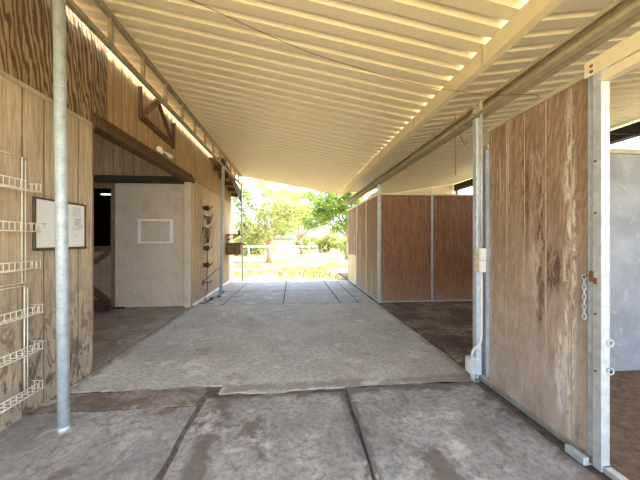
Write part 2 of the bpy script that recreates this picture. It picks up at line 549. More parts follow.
mb = MB()
slab(mb, LW, -0.835, -1.25, 2.575, 0.012, seed=1)
slab(mb, -0.79, 0.482, -1.25, 2.70, 0.014, seed=2, sides=(1, 1, 2, 1))
slab(mb, 0.512, 1.84, -1.25, 2.775, 0.010, seed=3, sides=(1, 2, 1, 1))
struct(mb.build('floor', M['conc_near']))
mb = MB(); slab(mb, LW + 0.01, -0.86, 2.60, 2.90, 0.03, seed=4)
struct(mb.build('floor', M['conc_broken']))
mb = MB(); slab(mb, LW + 0.01, -0.70, 2.93, 6.48, 0.010, seed=5, sides=(2.5, 0, 0.6, 0.8))
# the right part of the middle slab reaches forward of the broken strip
slab(mb, -0.70, 1.925, 2.775, 6.48, 0.012, seed=6, sides=(2.6, 1, 0.6, 0))
struct(mb.build('floor', M['conc_mid']))
mb = MB()
xs = [LW + 0.01, -1.565, -0.225, 1.09, 1.53, 1.93]
for r, (ya, yb) in enumerate(((6.505, 8.22), (8.245, 10.15))):
    for i in range(5):
        slab(mb, xs[i] + 0.017, xs[i + 1] - 0.017, ya + 0.008, yb - 0.008, 0.006, seed=10 + i + r * 7)
struct(mb.build('floor', M['conc_far']))
mb = MB(); slab(mb, 1.955, 7.8, 2.86, 6.45, 0.012, seed=20)
struct(mb.build('floor', M['conc_dirty']))
mb = MB(); mb.box(1.99, 7.8, -1.2, 2.80, -0.014, 0.004); mb.box(2.05, 7.8, 6.47, 12.4, -0.014, 0.003)
struct(mb.build('floor', M['stall_dirt']))
mb = MB(); slab(mb, -8.4, LW - 0.02, 3.2, 6.6, 0.012, seed=22); mb.box(-8.4, LW - 0.1, 6.62, 10.6, -0.014, 0.0); mb.box(-8.4, LW - 0.1, -1.2, 3.15, -0.014, 0.0)
struct(mb.build('floor', M['conc_barn']))

# ------------------------------------------------------------------ roofs
def zl(x): return 3.70 - 0.17 * (x + 1.80)      # underside of the left roof
def zr(x): return 3.115 + 0.16 * (x - 1.66)     # underside of the right roof
def corrugated(name, x0, x1, y0, y1, zf, mat, pitch=0.187, phase=0.15):
    mb = MB()
    prof = []
    y = y0 + phase
    while y < y1:
        for dy, dz in ((0, 0), (0.108, 0), (0.111, 0.052), (0.150, 0.052), (0.184, 0.0)):
            prof.append((min(y + dy, y1), dz))
        y += pitch
    prof.append((y1, 0))
    A = [mb.bm.verts.new((x0, py, zf(x0) + dz)) for py, dz in prof]
    B = [mb.bm.verts.new((x1, py, zf(x1) + dz)) for py, dz in prof]
    for i in range(len(prof) - 1):
        if prof[i + 1][0] - prof[i][0] < 1e-6:
            continue
        mb.bm.faces.new((A[i], A[i + 1], B[i + 1], B[i]))
    o = mb.build(name, mat)
    s = o.modifiers.new('sheet', 'SOLIDIFY'); s.thickness = 0.003; s.offset = 1
    return struct(o)
corrugated('ceiling', -2.135, 1.66, -1.6, 10.32, zl, M['roof_sheet'])
corrugated('ceiling', 1.665, 3.3, -2.4, 10.32, zr, M['roof_sheet_grey'])
corrugated('ceiling', 3.3, 7.6, -2.4, 12.5, zr, M['roof_sheet_grey'])

# ------------------------------------------------------------------ the barn wall on the left
rag = lambda s, q: 3.95
mb = MB(); panel(mb, (LW - 0.016, -1.2), (LW - 0.016, 3.36), 0.0, 2.700, side=-1, first=0.085)
struct(mb.build('wall_left', [M['barn_low'], M['groove_dark']]))
mb = MB(); panel(mb, (LW - 0.016, -1.2), (LW - 0.016, 3.62), 2.735, 3.65, side=-1, first=0.085, top=rag)
struct(mb.build('wall_left', [M['barn_grain'], M['groove_dark']]))
mb = MB(); panel(mb, (LW - 0.016, 3.62), (LW - 0.016, 10.75), 2.80, 3.65, side=-1, first=0.10, pitch=0.17, top=rag)
struct(mb.build('wall_left', [M['barn_tan'], M['groove_dark']]))
mb = MB(); panel(mb, (LW - 0.016, 6.40), (LW - 0.016, 10.75), 0.0, 2.79, side=-1, first=0.06)
struct(mb.build('wall_left', [M['barn_far'], M['groove_dark']]))
# framing behind the sheets
mb = MB()
mb.box(LW - 0.11, LW - 0.018, -1.2, 3.34, 0, 0.04); mb.box(LW - 0.11, LW - 0.018, -1.2, 10.7, 3.78, 3.86)
for y in (-1.1, 0.1, 1.3, 2.5, 3.28, 6.62, 7.9, 9.1, 10.4):
    mb.box(LW - 0.11, LW - 0.018, y, y + 0.04, 0.04, 3.78)
struct(mb.build('wall_frame', M['mid_wood']))
mb = MB(); mb.box(LW, LW + 0.012, -1.2, 3.40, 2.695, 2.735)
struct(mb.build('trim_1', M['cream_dull'], bevel=0.002))
# lintel over the opening, sloping underside board
mb = MB(); mb.box(LW - 0.12, LW + 0.045, 3.34, 6.52, 2.70, 2.80)
mb.box(LW - 0.02, LW + 0.02, 3.34, 6.46, 2.80, 2.86)
struct(mb.build('trim_2', M['dark_wood'], bevel=0.004))
mb = MB(); mb.box(LW - 0.125, LW - 0.0, 3.362, 3.385, 0, 2.70)
struct(mb.build('trim_3', M['mid_wood'], bevel=0.003))
mb = MB(); mb.box(LW - 0.13, LW + 0.004, 6.372, 6.398, 0.0, 2.70)
struct(mb.build('trim_4', M['whitewash'], bevel=0.003))
mb = MB(); mb.box(LW, LW + 0.03, 6.5, 10.7, 0.0, 0.05)
struct(mb.build('baseboard_left', M['white_trim'], bevel=0.003))

# barn interior
PY = 6.50
mb = MB()
mb.box(-3.80, LW - 0.13, PY, PY + 0.09, 0, 2.68)
struct(mb.build('wall_back', M['whitewash'], bevel=0.003))
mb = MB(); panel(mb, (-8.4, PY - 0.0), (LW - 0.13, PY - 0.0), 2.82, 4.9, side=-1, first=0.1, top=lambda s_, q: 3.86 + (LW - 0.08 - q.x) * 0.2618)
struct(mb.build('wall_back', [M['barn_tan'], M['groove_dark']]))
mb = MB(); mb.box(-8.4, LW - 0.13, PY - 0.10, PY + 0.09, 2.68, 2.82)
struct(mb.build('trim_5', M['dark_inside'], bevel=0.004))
mb = MB(); mb.box(-8.4, -4.75, PY, PY + 0.09, 0, 2.68)
mb.box(-8.5, -8.4, -1.2, 10.8, 0, 5.45)
mb.box(-8.4, LW - 0.12, -1.3, -1.2, 0, 3.56)
struct(mb.build('wall_side', M['whitewash']))
# far wall of the back room with a slit of daylight
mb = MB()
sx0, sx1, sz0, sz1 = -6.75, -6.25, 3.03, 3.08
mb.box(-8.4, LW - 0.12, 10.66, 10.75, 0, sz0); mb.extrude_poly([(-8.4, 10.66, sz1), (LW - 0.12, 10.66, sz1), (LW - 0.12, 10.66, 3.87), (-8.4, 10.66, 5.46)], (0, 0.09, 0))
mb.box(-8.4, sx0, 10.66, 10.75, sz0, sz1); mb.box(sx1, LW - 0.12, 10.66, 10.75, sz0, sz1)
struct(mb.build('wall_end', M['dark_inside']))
# barn roof
mb = MB()
mb.extrude_poly([(LW - 0.02, -1.3, 3.87), (LW - 0.02, -1.3, 3.91), (-8.7, -1.3, 5.6), (-8.7, -1.3, 5.56)], (0, 12.2, 0))
struct(mb.build('roof', M['dark_wood']))

# door frame and dutch door in the partition
mb = MB()
mb.box(-3.87, -3.80, PY - 0.03, PY + 0.10, 0, 2.55); mb.box(-4.75, -4.66, PY - 0.03, PY + 0.10, 0, 2.55); mb.box(-4.75, -3.80, PY - 0.03, PY + 0.10, 2.55, 2.68)
struct(mb.build('door_1', M['mid_wood'], bevel=0.004))
d = thing('stable_door', 'low tan stable door with dark diagonal braces in the barn doorway', 'door', (-4.26, PY + 0.03, 0.02))
mb = MB(); panel(mb, (-4.655, PY + 0.03), (-3.88, PY + 0.03), 0.02, 1.27, side=-1, first=0.12, pitch=0.14)
mb.build('door_leaf', [M['tan_door'], M['groove_dark']], d)
for z in (0.06, 1.20):
    MB().box(-4.65, -3.885, PY - 0.015, PY + 0.012, z, z + 0.12).build('rail', M['dark_wood'], d, 0.004)
MB().bar((-4.62, PY - 0.005, 0.66), (-3.93, PY - 0.005, 1.20), 0.02, 0.10).build('brace', M['dark_wood'], d, 0.003)
MB().bar((-4.55, PY - 0.005, 0.68), (-3.93, PY - 0.005, 0.16), 0.02, 0.10).build('brace', M['dark_wood'], d, 0.003)
# things heaped by the door
mb = MB()
pts = []
for k in range(70):
    a = k * 0.36
    pts.append((-3.95 + math.cos(a) * (0.22 + 0.02 * math.sin(k)), PY - 0.36 + math.sin(a) * 0.17, 0.025 + k * 0.0018 + 0.01 * math.sin(k * 1.7)))
mb.tube(pts, 0.015, 6)
tag(mb.build('coiled_hose', M['dark_iron']), 'dark hose coiled on the floor below the low stable door', 'hose')
mb = MB()
mb.tube([(-3.55, PY - 0.10, 0.02), (-3.75, PY - 0.16, 0.03), (-4.0, PY - 0.12, 0.20), (-4.2, PY - 0.08, 0.33), (-4.45, PY - 0.07, 0.45)], 0.02, 6)
tag(mb.build('bent_pipe', M['dark_iron']), 'thin dark pipe leaning against the stable door', 'pipe')

# rectangular peeling frame on the partition
h = thing('hatch_frame', 'white peeling rectangular frame on the whitewashed partition wall', 'frame', (-2.97, PY, 1.38))
x0, x1, z0, z1 = -3.33, -2.61, 1.38, 1.90
MB().box(x0, x1, PY - 0.014, PY, z1 - 0.035, z1).build('rail', M['white_trim'], h, 0.002)
MB().box(x0, x1, PY - 0.014, PY, z0, z0 + 0.035).build('rail', M['white_trim'], h, 0.002)
MB().box(x0, x0 + 0.06, PY - 0.014, PY, z0 + 0.035, z1 - 0.035).build('stile', M['white_trim'], h, 0.002)
MB().box(x1 - 0.06, x1, PY - 0.014, PY, z0 + 0.035, z1 - 0.035).build('stile', M['white_trim'], h, 0.002)
MB().box(x0 + 0.06, x1 - 0.06, PY - 0.006, PY, z0 + 0.035, z1 - 0.035).build('panel', M['whitewash'], h)

# ------------------------------------------------------------------ steel girder along the open edge
gd = thing('lattice_girder', 'long tan steel girder with short uprights along the left roof edge', 'girder', (-1.8, 4.6, 3.36))
MB().box(-1.825, -1.775, -1.05, 10.3, 3.645, 3.695).build('upper_chord', M['truss'], gd, 0.004)
MB().box(-1.825, -1.775, -1.05, 10.3, 3.345, 3.395).build('lower_chord', M['truss'], gd, 0.004)
mb = MB()
strut = None
for k in range(19):
    y = -0.64 + 0.6085 * k
    if strut is None:
        strut = MB().box(-1.82, -1.78, y - 0.02, y + 0.02, 3.395, 3.645).build('strut', M['truss'], gd, 0.003)
        ys = y
    else:
        o = strut.copy(); C.objects.link(o); o.parent = gd; o.location = (0, y - ys, 0)
mb.bm.free()

def pole(x, y, xt, zt, r, label, wear=True):
    p = thing('roof_post', label, 'post', (x, y, 0), 'round steel posts on the left')
    MB().tube([(x, y, 0.0), (x + (xt - x) * 0.5, y, zt * 0.5), (xt, y, zt)], r, 20).build('pole', M['galv'], p)
    MB().tube([(x, y, 0.0), (x, y, 0.035)], r * 1.12, 20).build('foot_collar', M['galv_bright'], p)
    k = 0.78
    MB().tube([(x + (xt - x) * k, y, zt * k), (x + (xt - x) * k, y, zt * k + 0.02)], r * 1.05, 20).build('joint_ring', M['galv'], p)
    return p
pole(-1.74, 2.35, -1.775, 3.343, 0.038, 'thick galvanised round post standing in front of the whiteboard')
pole(-1.86, 7.59, -1.80, 3.343, 0.040, 'grey round post halfway down, beyond the rack of dark hooks')
pole(-1.76, 10.22, -1.80, 3.343, 0.028, 'thin far round post at the sunlit end of the shelter')

# ------------------------------------------------------------------ roof beams
t = thing('timber_beam', 'pale cream beam along the valley where the two roof slopes meet', 'beam', (1.66, 4.6, 2.94))
MB().box(1.62, 1.70, -1.0, 10.3, 2.955, 3.108).build('beam', M['cream_paint'], t, 0.003)
for y in (2.3, 3.7, 5.2, 6.7, 8.2):
    MB().box(1.616, 1.620, y, y + 0.012, 2.96, 3.10).build('joint_seam', M['cream_dull'], t)
t = thing('steel_purlin', 'dull twin channel purlin running just inside the stall front', 'beam', (1.93, 4.6, 2.72))
def cchan(x0, x1, z0, z1, open_side):
    mb = MB()
    th = 0.006
    mb.box(x0, x1, -1.0, 10.3, z0, z0 + th); mb.box(x0, x1, -1.0, 10.3, z1 - th, z1)
    xw = x1 - th if open_side < 0 else x0
    mb.box(xw, xw + th, -1.0, 10.3, z0 + th, z1 - th)
    xl = x0 if open_side < 0 else x1 - th
    mb.box(xl, xl + th, -1.0, 10.3, z0 + th, z0 + 0.03); mb.box(xl, xl + th, -1.0, 10.3, z1 - 0.03, z1 - th)
    return mb
cchan(1.88, 1.945, 2.735, 2.855, -1).build('channel', M['rafter_grey'], t)
cchan(1.955, 2.02, 2.735, 2.835, 1).build('channel', M['rafter_grey'], t)
for y in (-0.4, 9.9):
    mb = MB(); mb.box(1.945, 1.955, y - 0.035, y + 0.035, 2.74, zr(1.95) - 0.002)
    mb.build('hanger_plate', M['rafter_grey'], t)
b = MB(); b.box(1.85, 1.878, 2.67, 2.79, 2.76, 2.84); b.box(1.85, 1.90, 2.67, 2.79, 2.745, 2.76)
br = b.build('clip', M['cream_dull'], t, 0.003)
for dy in (0.03, 0.09):
    MB().tube([(1.842, 2.67 + dy, 2.80), (1.852, 2.67 + dy, 2.80)], 0.008, 8).build('bolt', M['rust'], br)

t = thing('dark_beam', 'black steel edge beam under the far right side of the roof', 'beam', (7.4, 5.5, 3.7))
mb = MB(); mb.box(7.36, 7.44, -1.0, 12.45, 3.70, 3.99); mb.box(7.31, 7.49, -1.0, 12.45, 3.70, 3.715)
mb.build('beam', M['dark_steel'], t)
for y in (-0.9, 7.4, 12.3):
    MB().box(7.36, 7.44, y - 0.04, y + 0.04, 0.0, 3.70).build('post', M['dark_steel'], t)

# ------------------------------------------------------------------ right: near stall front
sf = thing('stall_wall', 'near stall front of worn brown siding in a galvanised frame', 'stall wall', (RW, 2.2, 0))
PZ = 2.525
x = RW
mb = MB(); panel(mb, (x + 0.016, 1.70), (x + 0.016, 2.655), 0.045, PZ, side=1, first=0.115, pitch=0.203)
mb.build('siding_panel', [M['stall_near'], M['groove_pale']], sf)
MB().box(x - 0.012, x + 0.03, 1.70, 2.66, PZ, PZ + 0.035).build('top_rail', M['cream_dull'], sf, 0.003)
mb = MB(); mb.box(x - 0.015, x + 0.035, 1.60, 2.80, 0.0, 0.045); mb.build('base_rail', M['dull_rail'], sf, 0.003)
mb = MB(); mb.box(x - 0.03, x + 0.03, 1.60, 1.655, 0, 2.60); mb.build('post', M['galv_bright'], sf, 0.004, 'bright square galvanised post at the stall opening')
mb = MB(); mb.box(x - 0.012, x + 0.02, 1.66, 1.70, 0, PZ + 0.03); mb.build('edge_channel', M['galv'], sf, 0.003)
mb = MB()
mb.box(x - 0.034, x - 0.0302, 1.625, 1.645, 1.17, 1.21)
mb.build('rust_patch', M['rust'], sf)
for z in (1.62, 0.98, 0.62, 1.95):
    MB().tube([(x - 0.034, 1.635, z), (x - 0.029, 1.635, z)], 0.008, 10).build('bolt', M['rust'], sf)
for z in (0.81, 0.635):
    MB().ring((x + 0.022, 1.589, z), 0.020, 0.004, 'Y', 14, 6).build('eye_ring', M['galv_bright'], sf)
# header channel over the opening
hd = thing('door_header', 'cream steel door track over the right stall opening', 'beam', (x, 0.4, 2.45))
mb = MB(); mb.box(x - 0.035, x - 0.03, -1.0, 1.70, 2.505, 2.60); mb.box(x - 0.035, x + 0.03, -1.0, 1.70, 2.60, 2.606)
mb.build('track', M['cream_paint'], hd)
mb = MB(); mb.box(x - 0.03, x + 0.03, -1.0, 1.60, 2.44, 2.498); mb.build('tube', M['cream_paint'], hd, 0.003)
for z in (2.565, 2.53):
    MB().tube([(x - 0.041, 1.655, z), (x - 0.034, 1.655, z)], 0.010, 8).build('bolt', M['rust'], hd)
mb = MB(); mb.box(x - 0.02, x + 0.03, -1.0, 1.595, 0.0, 0.04); 
tag(mb.build('threshold_rail', M['galv_bright'], None, 0.004), 'bright steel sill on the ground across the right stall opening', 'rail')
mb = MB()
mb.box(x - 0.085, x - 0.045, 1.66, 1.79, 0.0, 0.05); mb.box(x - 0.045, x - 0.018, 1.66, 1.79, 0.0, 0.012)
tag(mb.build('door_guide', M['galv_bright'], None, 0.004), 'small pale steel door guide bolted down beside the stall post', 'bracket')
# chain
mb = MB()
z = 1.205
for k in range(9):
    mb2 = []
    c = Vector((x - 0.036, 1.70, z - k * 0.032))
    pts = []
    for q in range(14):
        a = 2 * PI * q / 14
        u, v = 0.0115 * math.cos(a), 0.021 * math.sin(a)
        pts.append(c + (Vector((0, u, v)) if k % 2 == 0 else Vector((u * 0.8, u * 0.5, v))))
    mb.tube(pts, 0.0035, 6, closed=True)
tag(mb.build('chain', M['galv']), 'short hanging link chain on the near stall post', 'chain')
mb = MB(); mb.tube([(x - 0.030, 1.66, 1.222), (x - 0.048, 1.672, 1.216), (x - 0.05, 1.69, 1.205), (x - 0.043, 1.70, 1.205), (x - 0.036, 1.70, 1.212)], 0.004, 6)
mb.box(x - 0.031, x - 0.0125, 1.645, 1.675, 1.18, 1.25)
tag(mb.build('chain_hook', M['rust'], None), 'rusty hook plate that the link chain hangs from', 'hook')

# grey wall behind the opening
mb = MB(); mb.box(2.02, 7.3, 2.82, 2.95, 0, 2.40)
struct(mb.build('wall_right', M['grey_plaster'], bevel=0.006))
mb = MB(); mb.box(2.02, 7.3, 2.80, 2.97, 2.40, 2.455)
struct(mb.build('trim_6', M['cream_dull'], bevel=0.004))
mb = MB(); mb.tube([(2.0, 2.7, 2.56), (2.6, 2.5, 2.49), (3.2, 2.3, 2.40), (3.9, 2.1, 2.28), (4.8, 1.9, 2.2), (6.2, 1.7, 2.3), (7.36, 1.6, 2.5)], 0.006, 6)
tag(mb.build('cable', M['dark_steel']), 'black cable sagging across the grey stall wall', 'cable')

# post with conduit at the end of the stall front
p = thing('square_post', 'galvanised square post between the near stall front and the cross aisle', 'post', (1.94, 2.78, 0))
MB().box(1.905, 1.965, 2.81, 2.87, 0, 2.73).build('post', M['galv'], p, 0.004)
MB().box(1.893, 1.905, 2.85, 2.875, 0, 0.10).build('foot_plate', M['galv_bright'], p, 0.003)
e = thing('electrical_conduit', 'white electrical conduit with outlet boxes running down beside the square post', 'conduit', (1.91, 2.72, 0.1))
cx = 1.908
MB().tube([(cx, 2.735, 2.74), (cx, 2.735, 2.0), (cx, 2.735, 1.365)], 0.0125, 10).build('pipe', M['galv_bright'], e)
MB().tube([(cx + 0.005, 2.775, 2.70), (cx + 0.005, 2.775, 1.365)], 0.008, 8).build('pipe', M['white_plastic'], e)
for (za, zb, yy) in ((1.247, 1.365, 2.695), (1.125, 1.243, 2.70)):
    bx = MB().box(cx - 0.035, cx + 0.03, yy, yy + 0.085, za, zb).build('outlet_box', M['white_plastic'], e, 0.006)
    mb = MB(); mb.box(cx - 0.04, cx - 0.0352, yy + 0.012, yy + 0.073, za + 0.01, zb - 0.01); mb.build('cover', M['cream_paint'], bx, 0.002)
    mb = MB()
    for dy in (0.028, 0.057):
        mb.box(cx - 0.042, cx - 0.0402, yy + dy - 0.008, yy + dy + 0.008, za + 0.04, zb - 0.04)
    mb.build('socket', M['galv'], bx)
pts = [(cx, 2.735, 1.125), (cx, 2.735, 0.9), (cx, 2.735, 0.50), (cx, 2.738, 0.43), (cx - 0.015, 2.755, 0.37), (cx - 0.045, 2.79, 0.32), (cx - 0.055, 2.80, 0.27), (cx - 0.06, 2.80, 0.235)]
MB().tube(pts, 0.0125, 10).build('pipe', M['white_plastic'], e)
bx = MB().box(cx - 0.105, cx - 0.02, 2.755, 2.845, 0.075, 0.235).build('floor_box', M['grey_box'], e, 0.008, 'pale grey box near the floor')
MB().box(cx - 0.112, cx - 0.105, 2.77, 2.83, 0.095, 0.215).build('cover', M['white_plastic'], bx, 0.003)
MB().tube([(cx - 0.055, 2.79, 0.0), (cx - 0.055, 2.79, 0.075)], 0.022, 10).build('pipe', M['grey_box'], e)

# ------------------------------------------------------------------ rear stalls
sx = 1.99
rs = thing('stall_partition', 'dark brown rear stall wall facing the camera across the cross aisle', 'stall wall', (3.3, 6.45, 0))
for (xa, xb) in ((2.04, 3.235), (3.285, 4.50), (4.55, 5.9)):
    mb = MB(); panel(mb, (xa, 6.46), (xb, 6.46), 0.03, 2.50, side=-1, first=0.1, pitch=0.203, gw=0.008, gd=0.004)
    mb.build('siding_panel', [M['stall_rear'], M['stall_rear']], rs)
for xm in (3.26, 4.525, 5.925):
    MB().box(xm - 0.025, xm + 0.025, 6.425, 6.475, 0, 2.50).build('stile', M['galv'], rs, 0.003)
    MB().box(xm - 0.03, xm - 0.005, 6.43, 6.46, 2.54, 2.66).build('stub', M['cream_paint'], rs, 0.002)
MB().box(2.03, 5.95, 6.42, 6.48, 2.50, 2.54).build('top_rail', M['cream_paint'], rs, 0.003)
MB().box(2.03, 5.95, 6.43, 6.475, 0.0, 0.03).build('base_rail', M['galv'], rs, 0.003)
cp = thing('corner_post', 'tall galvanised post at the corner of the rear stalls', 'post', (2.0, 6.44, 0))
MB().box(1.955, 2.025, 6.41, 6.48, 0, 2.73).build('post', M['galv_bright'], cp, 0.004)
MB().box(1.945, 2.03, 6.395, 6.408, 0, 0.12).build('foot_plate', M['galv'], cp, 0.003)
ss = thing('stall_wall', 'brown stall side wall running away from the corner post to daylight', 'stall wall', (sx, 8.4, 0))
for (ya, yb, m_) in ((6.51, 7.55, 'stall_brown'), (7.60, 8.72, 'stall_brown')):
    mb = MB(); panel(mb, (sx + 0.016, ya), (sx + 0.016, yb), 0.03, 2.50, side=1, first=0.08)
    mb.build('siding_panel', [M[m_], M['groove_pale']], ss)
mb = MB(); panel(mb, (sx + 0.016, 8.77), (sx + 0.016, 10.1), 0.95, 2.50, side=1, first=0.08); mb.build('siding_panel', [M['stall_brown'], M['groove_pale']], ss)
MB().box(sx - 0.005, sx + 0.02, 8.77, 10.1, 0.03, 0.94).build('lower_board', M['yellow_board'], ss, 0.003, 'pale yellow lower board')
for y in (7.575, 8.745, 10.12):
    MB().box(sx - 0.02, sx + 0.03, y - 0.02, y + 0.02, 0, 2.50).build('stile', M['cream_paint'], ss, 0.003)
MB().box(sx - 0.02, sx + 0.03, 6.50, 10.14, 2.50, 2.54).build('top_rail', M['cream_paint'], ss, 0.003)
MB().box(sx - 0.01, sx + 0.03, 6.50, 10.14, 0.0, 0.03).build('base_rail', M['galv'], ss, 0.003)
# back wall of the rear stalls
mb = MB()
mb.extrude_poly([(3.3, 12.51, 0), (7.6, 12.51, 0), (7.6, 12.51, 4.12), (3.3, 12.51, 3.43)], (0, 0.05, 0))
struct(mb.build('wall_far', M['roof_sheet']))

mb = MB(); mb.box(7.50, 7.56, -3.0, 12.4, 0, 3.25)  # unseen wall added on the right to block sun and side light
struct(mb.build('wall_sun_block', M['grey_plaster']))
mb = MB(); mb.box(2.1, 7.5, -3.05, -2.95, 0, 1.25)  # low unseen wall added behind the camera to cut light into the stalls
struct(mb.build('wall_rear_light_block', M['stall_rear']))
# hanging rod and its hook
mb = MB(); mb.tube([(2.3, 3.85, zr(2.3)), (2.3, 3.85, 2.90), (2.30, 3.85, 2.37)], 0.006, 6)
mb.tube([(2.30, 3.85, 3.02), (2.36, 3.85, 2.96), (2.40, 3.85, 2.88), (2.44, 3.85, 2.80), (2.46, 3.85, 2.83), (2.46, 3.85, 2.87)], 0.006, 6)
tag(mb.build('hanging_rod', M['rust']), 'thin rusty rod with a hook hanging from the right roof', 'rod')

# wire across the roof
P = [(-1.75, 2.22, 3.55), (-0.827, 2.386, 3.385), (-0.493, 2.49, 3.328), (0.189, 2.68, 3.207), (1.03, 2.74, 3.045), (1.36, 2.66, 2.935), (1.85, 2.567, 2.838), (1.862, 2.35, 2.73), (1.90, 2.12, 2.62), (1.925, 2.06, 2.572)]
from mathutils import geometry
def smooth(P, k=6):
    out = []
    P = [Vector(p) for p in P]
    for i in range(len(P) - 1):
        p0 = P[max(i - 1, 0)]; p1 = P[i]; p2 = P[i + 1]; p3 = P[min(i + 2, len(P) - 1)]
        for j in range(k):
            t_ = j / k
            out.append(0.5 * ((2 * p1) + (p2 - p0) * t_ + (2 * p0 - 5 * p1 + 4 * p2 - p3) * t_ ** 2 + (3 * p1 - p0 - 3 * p2 + p3) * t_ ** 3))
    out.append(P[-1])
    return out
mb = MB(); mb.tube(smooth(P), 0.0035, 5)
tag(mb.build('wire', M['rust']), 'thin rusty wire sagging under the corrugated roof to the stall front', 'wire')

# ------------------------------------------------------------------ wire racks on the barn wall
def wire_rack(zt, zb, shelves, label, off=0.0):
    y0, y1 = 2.10, 2.56 + off
    r = thing('wire_rack', label, 'rack', (LW + 0.01, 2.33, zb), 'white wire racks on the barn wall')
    xb = LW + 0.012
    for y in (y0 + 0.09, y1 - 0.03):
        MB().tube([(xb, y, zb), (xb, y, zt)], 0.005, 8).build('upright', M['white_wire'], r)
        MB().tube([(xb, y + 0.028, zb), (xb, y + 0.028, zt - 0.02)], 0.004, 8).build('upright', M['white_wire'], r)
    MB().tube([(xb, y0, zt), (xb, y1 + 0.01, zt)], 0.005, 8).build('top_bar', M['white_wire'], r)
    MB().tube([(xb, y0, zb), (xb, y1 + 0.0, zb)], 0.004, 8).build('bottom_bar', M['white_wire'], r)
    for z in shelves:
        mb = MB()
        xf = xb + 0.105; hgt = 0.065
        for zz, rr in ((z, 0.0038), (z + hgt, 0.0042)):
            mb.tube([(xb + 0.006, y0 - 0.02, zz), (xf, y0 - 0.02, zz), (xf, y1 + 0.02, zz), (xb + 0.006, y1 + 0.02, zz)], rr, 6)
        for k in range(12):
            y = y0 - 0.01 + (y1 - y0 + 0.02) * k / 11
            mb.tube([(xb + 0.004, y, z), (xf, y, z), (xf, y, z + hgt)], 0.0028, 5)
        mb.tube([(xb + 0.05, y0 - 0.02, z), (xb + 0.05, y1 + 0.02, z)], 0.0028, 5)
        for y in (y0 - 0.02, y1 + 0.02):
            mb.tube([(xf - 0.035, y, z), (xf - 0.035, y, z + hgt)], 0.0028, 5)
            mb.tube([(xf - 0.07, y, z), (xf - 0.07, y, z + hgt)], 0.0028, 5)
        mb.build('basket', M['white_wire'], r)
    return r
wire_rack(2.12, 1.10, (1.85, 1.52, 1.215), 'upper white wire rack with three narrow baskets beside the whiteboard')
wire_rack(1.075, 0.19, (0.845, 0.54, 0.21), 'lower white wire rack with three narrow baskets reaching down to the floor', 0.02)

# whiteboard
wb = thing('whiteboard', 'small whiteboard with dark frame and faint scribbles behind the near round post', 'whiteboard', (LW, 2.935, 1.36))
ya, yb, za, zb = 2.63, 3.235, 1.365, 1.82
bd = MB().box(LW + 0.002, LW + 0.014, ya + 0.015, yb - 0.015, za + 0.015, zb - 0.015).build('board', M['board_white'], wb)
MB().box(LW + 0.001, LW + 0.022, ya, yb, zb - 0.016, zb).build('frame_bar', M['board_frame'], wb, 0.002)
MB().box(LW + 0.001, LW + 0.030, ya, yb, za - 0.006, za + 0.018).build('frame_bar', M['board_frame'], wb, 0.002)
MB().box(LW + 0.001, LW + 0.022, ya, ya + 0.018, za + 0.018, zb - 0.016).build('frame_bar', M['board_frame'], wb, 0.002)
MB().box(LW + 0.001, LW + 0.022, yb - 0.012, yb, za + 0.018, zb - 0.016).build('frame_bar', M['board_frame'], wb, 0.002)
mb = MB()
rnd = random.Random(3)
bxx = LW + 0.0155
def stroke(pts, r=0.0012):
    mb.tube([(bxx, a, b_) for a, b_ in pts], r, 4)
def squiggle(y, z, L, h, k):
    stroke([(y + L * i / k, z + rnd.uniform(-h, h)) for i in range(k + 1)])
for i in range(6):      # handwriting at the top right
    squiggle(3.055, 1.772 - i * 0.016, 0.13 - rnd.random() * 0.03, 0.0025, 16)
for i in range(9):      # the darker drawing in the middle
    squiggle(3.07 + rnd.uniform(0, 0.03), 1.665 - i * 0.010, 0.07 + rnd.random() * 0.03, 0.009, 9)
squiggle(3.05, 1.57, 0.14, 0.006, 14)
squiggle(3.06, 1.555, 0.09, 0.004, 10)
stroke([(3.08, 1.475), (3.10, 1.487), (3.13, 1.51)])
mb.build('handwriting', M['ink'], bd)
mb = MB()
stroke([(2.735, 1.60), (2.74, 1.57), (2.737, 1.55)]); squiggle(2.715, 1.595, 0.04, 0.003, 6)
mb.build('handwriting', M['ink'], bd)

# ------------------------------------------------------------------ things above and beyond the opening
tb = thing('triangle_bracket', 'dark triangular wooden bracket frame hung above the barn opening', 'bracket', (LW, 4.75, 2.95))
xw = LW + 0.03
A = (xw, 4.31, 3.22); B = (xw, 5.42, 3.17); T = (xw + 0.07, 4.66, 3.62)
MB().bar(A, B, 0.05, 0.075).build('bottom_board', M['dark_wood'], tb, 0.003)
MB().bar((xw, 4.32, 3.25), T, 0.05, 0.085).build('short_board', M['mid_wood'], tb, 0.003)
MB().bar((xw, 5.40, 3.20), T, 0.05, 0.045).build('long_board', M['dark_wood'], tb, 0.003)
MB().bar((xw + 0.0, 5.43, 3.12), (xw + 0.0, 5.43, 3.58), 0.03, 0.05).build('upright', M['dark_wood'], tb, 0.003)
MB().bar((xw + 0.0, 4.29, 3.18), (xw + 0.0, 4.29, 3.64), 0.03, 0.05).build('upright', M['dark_wood'], tb, 0.003)

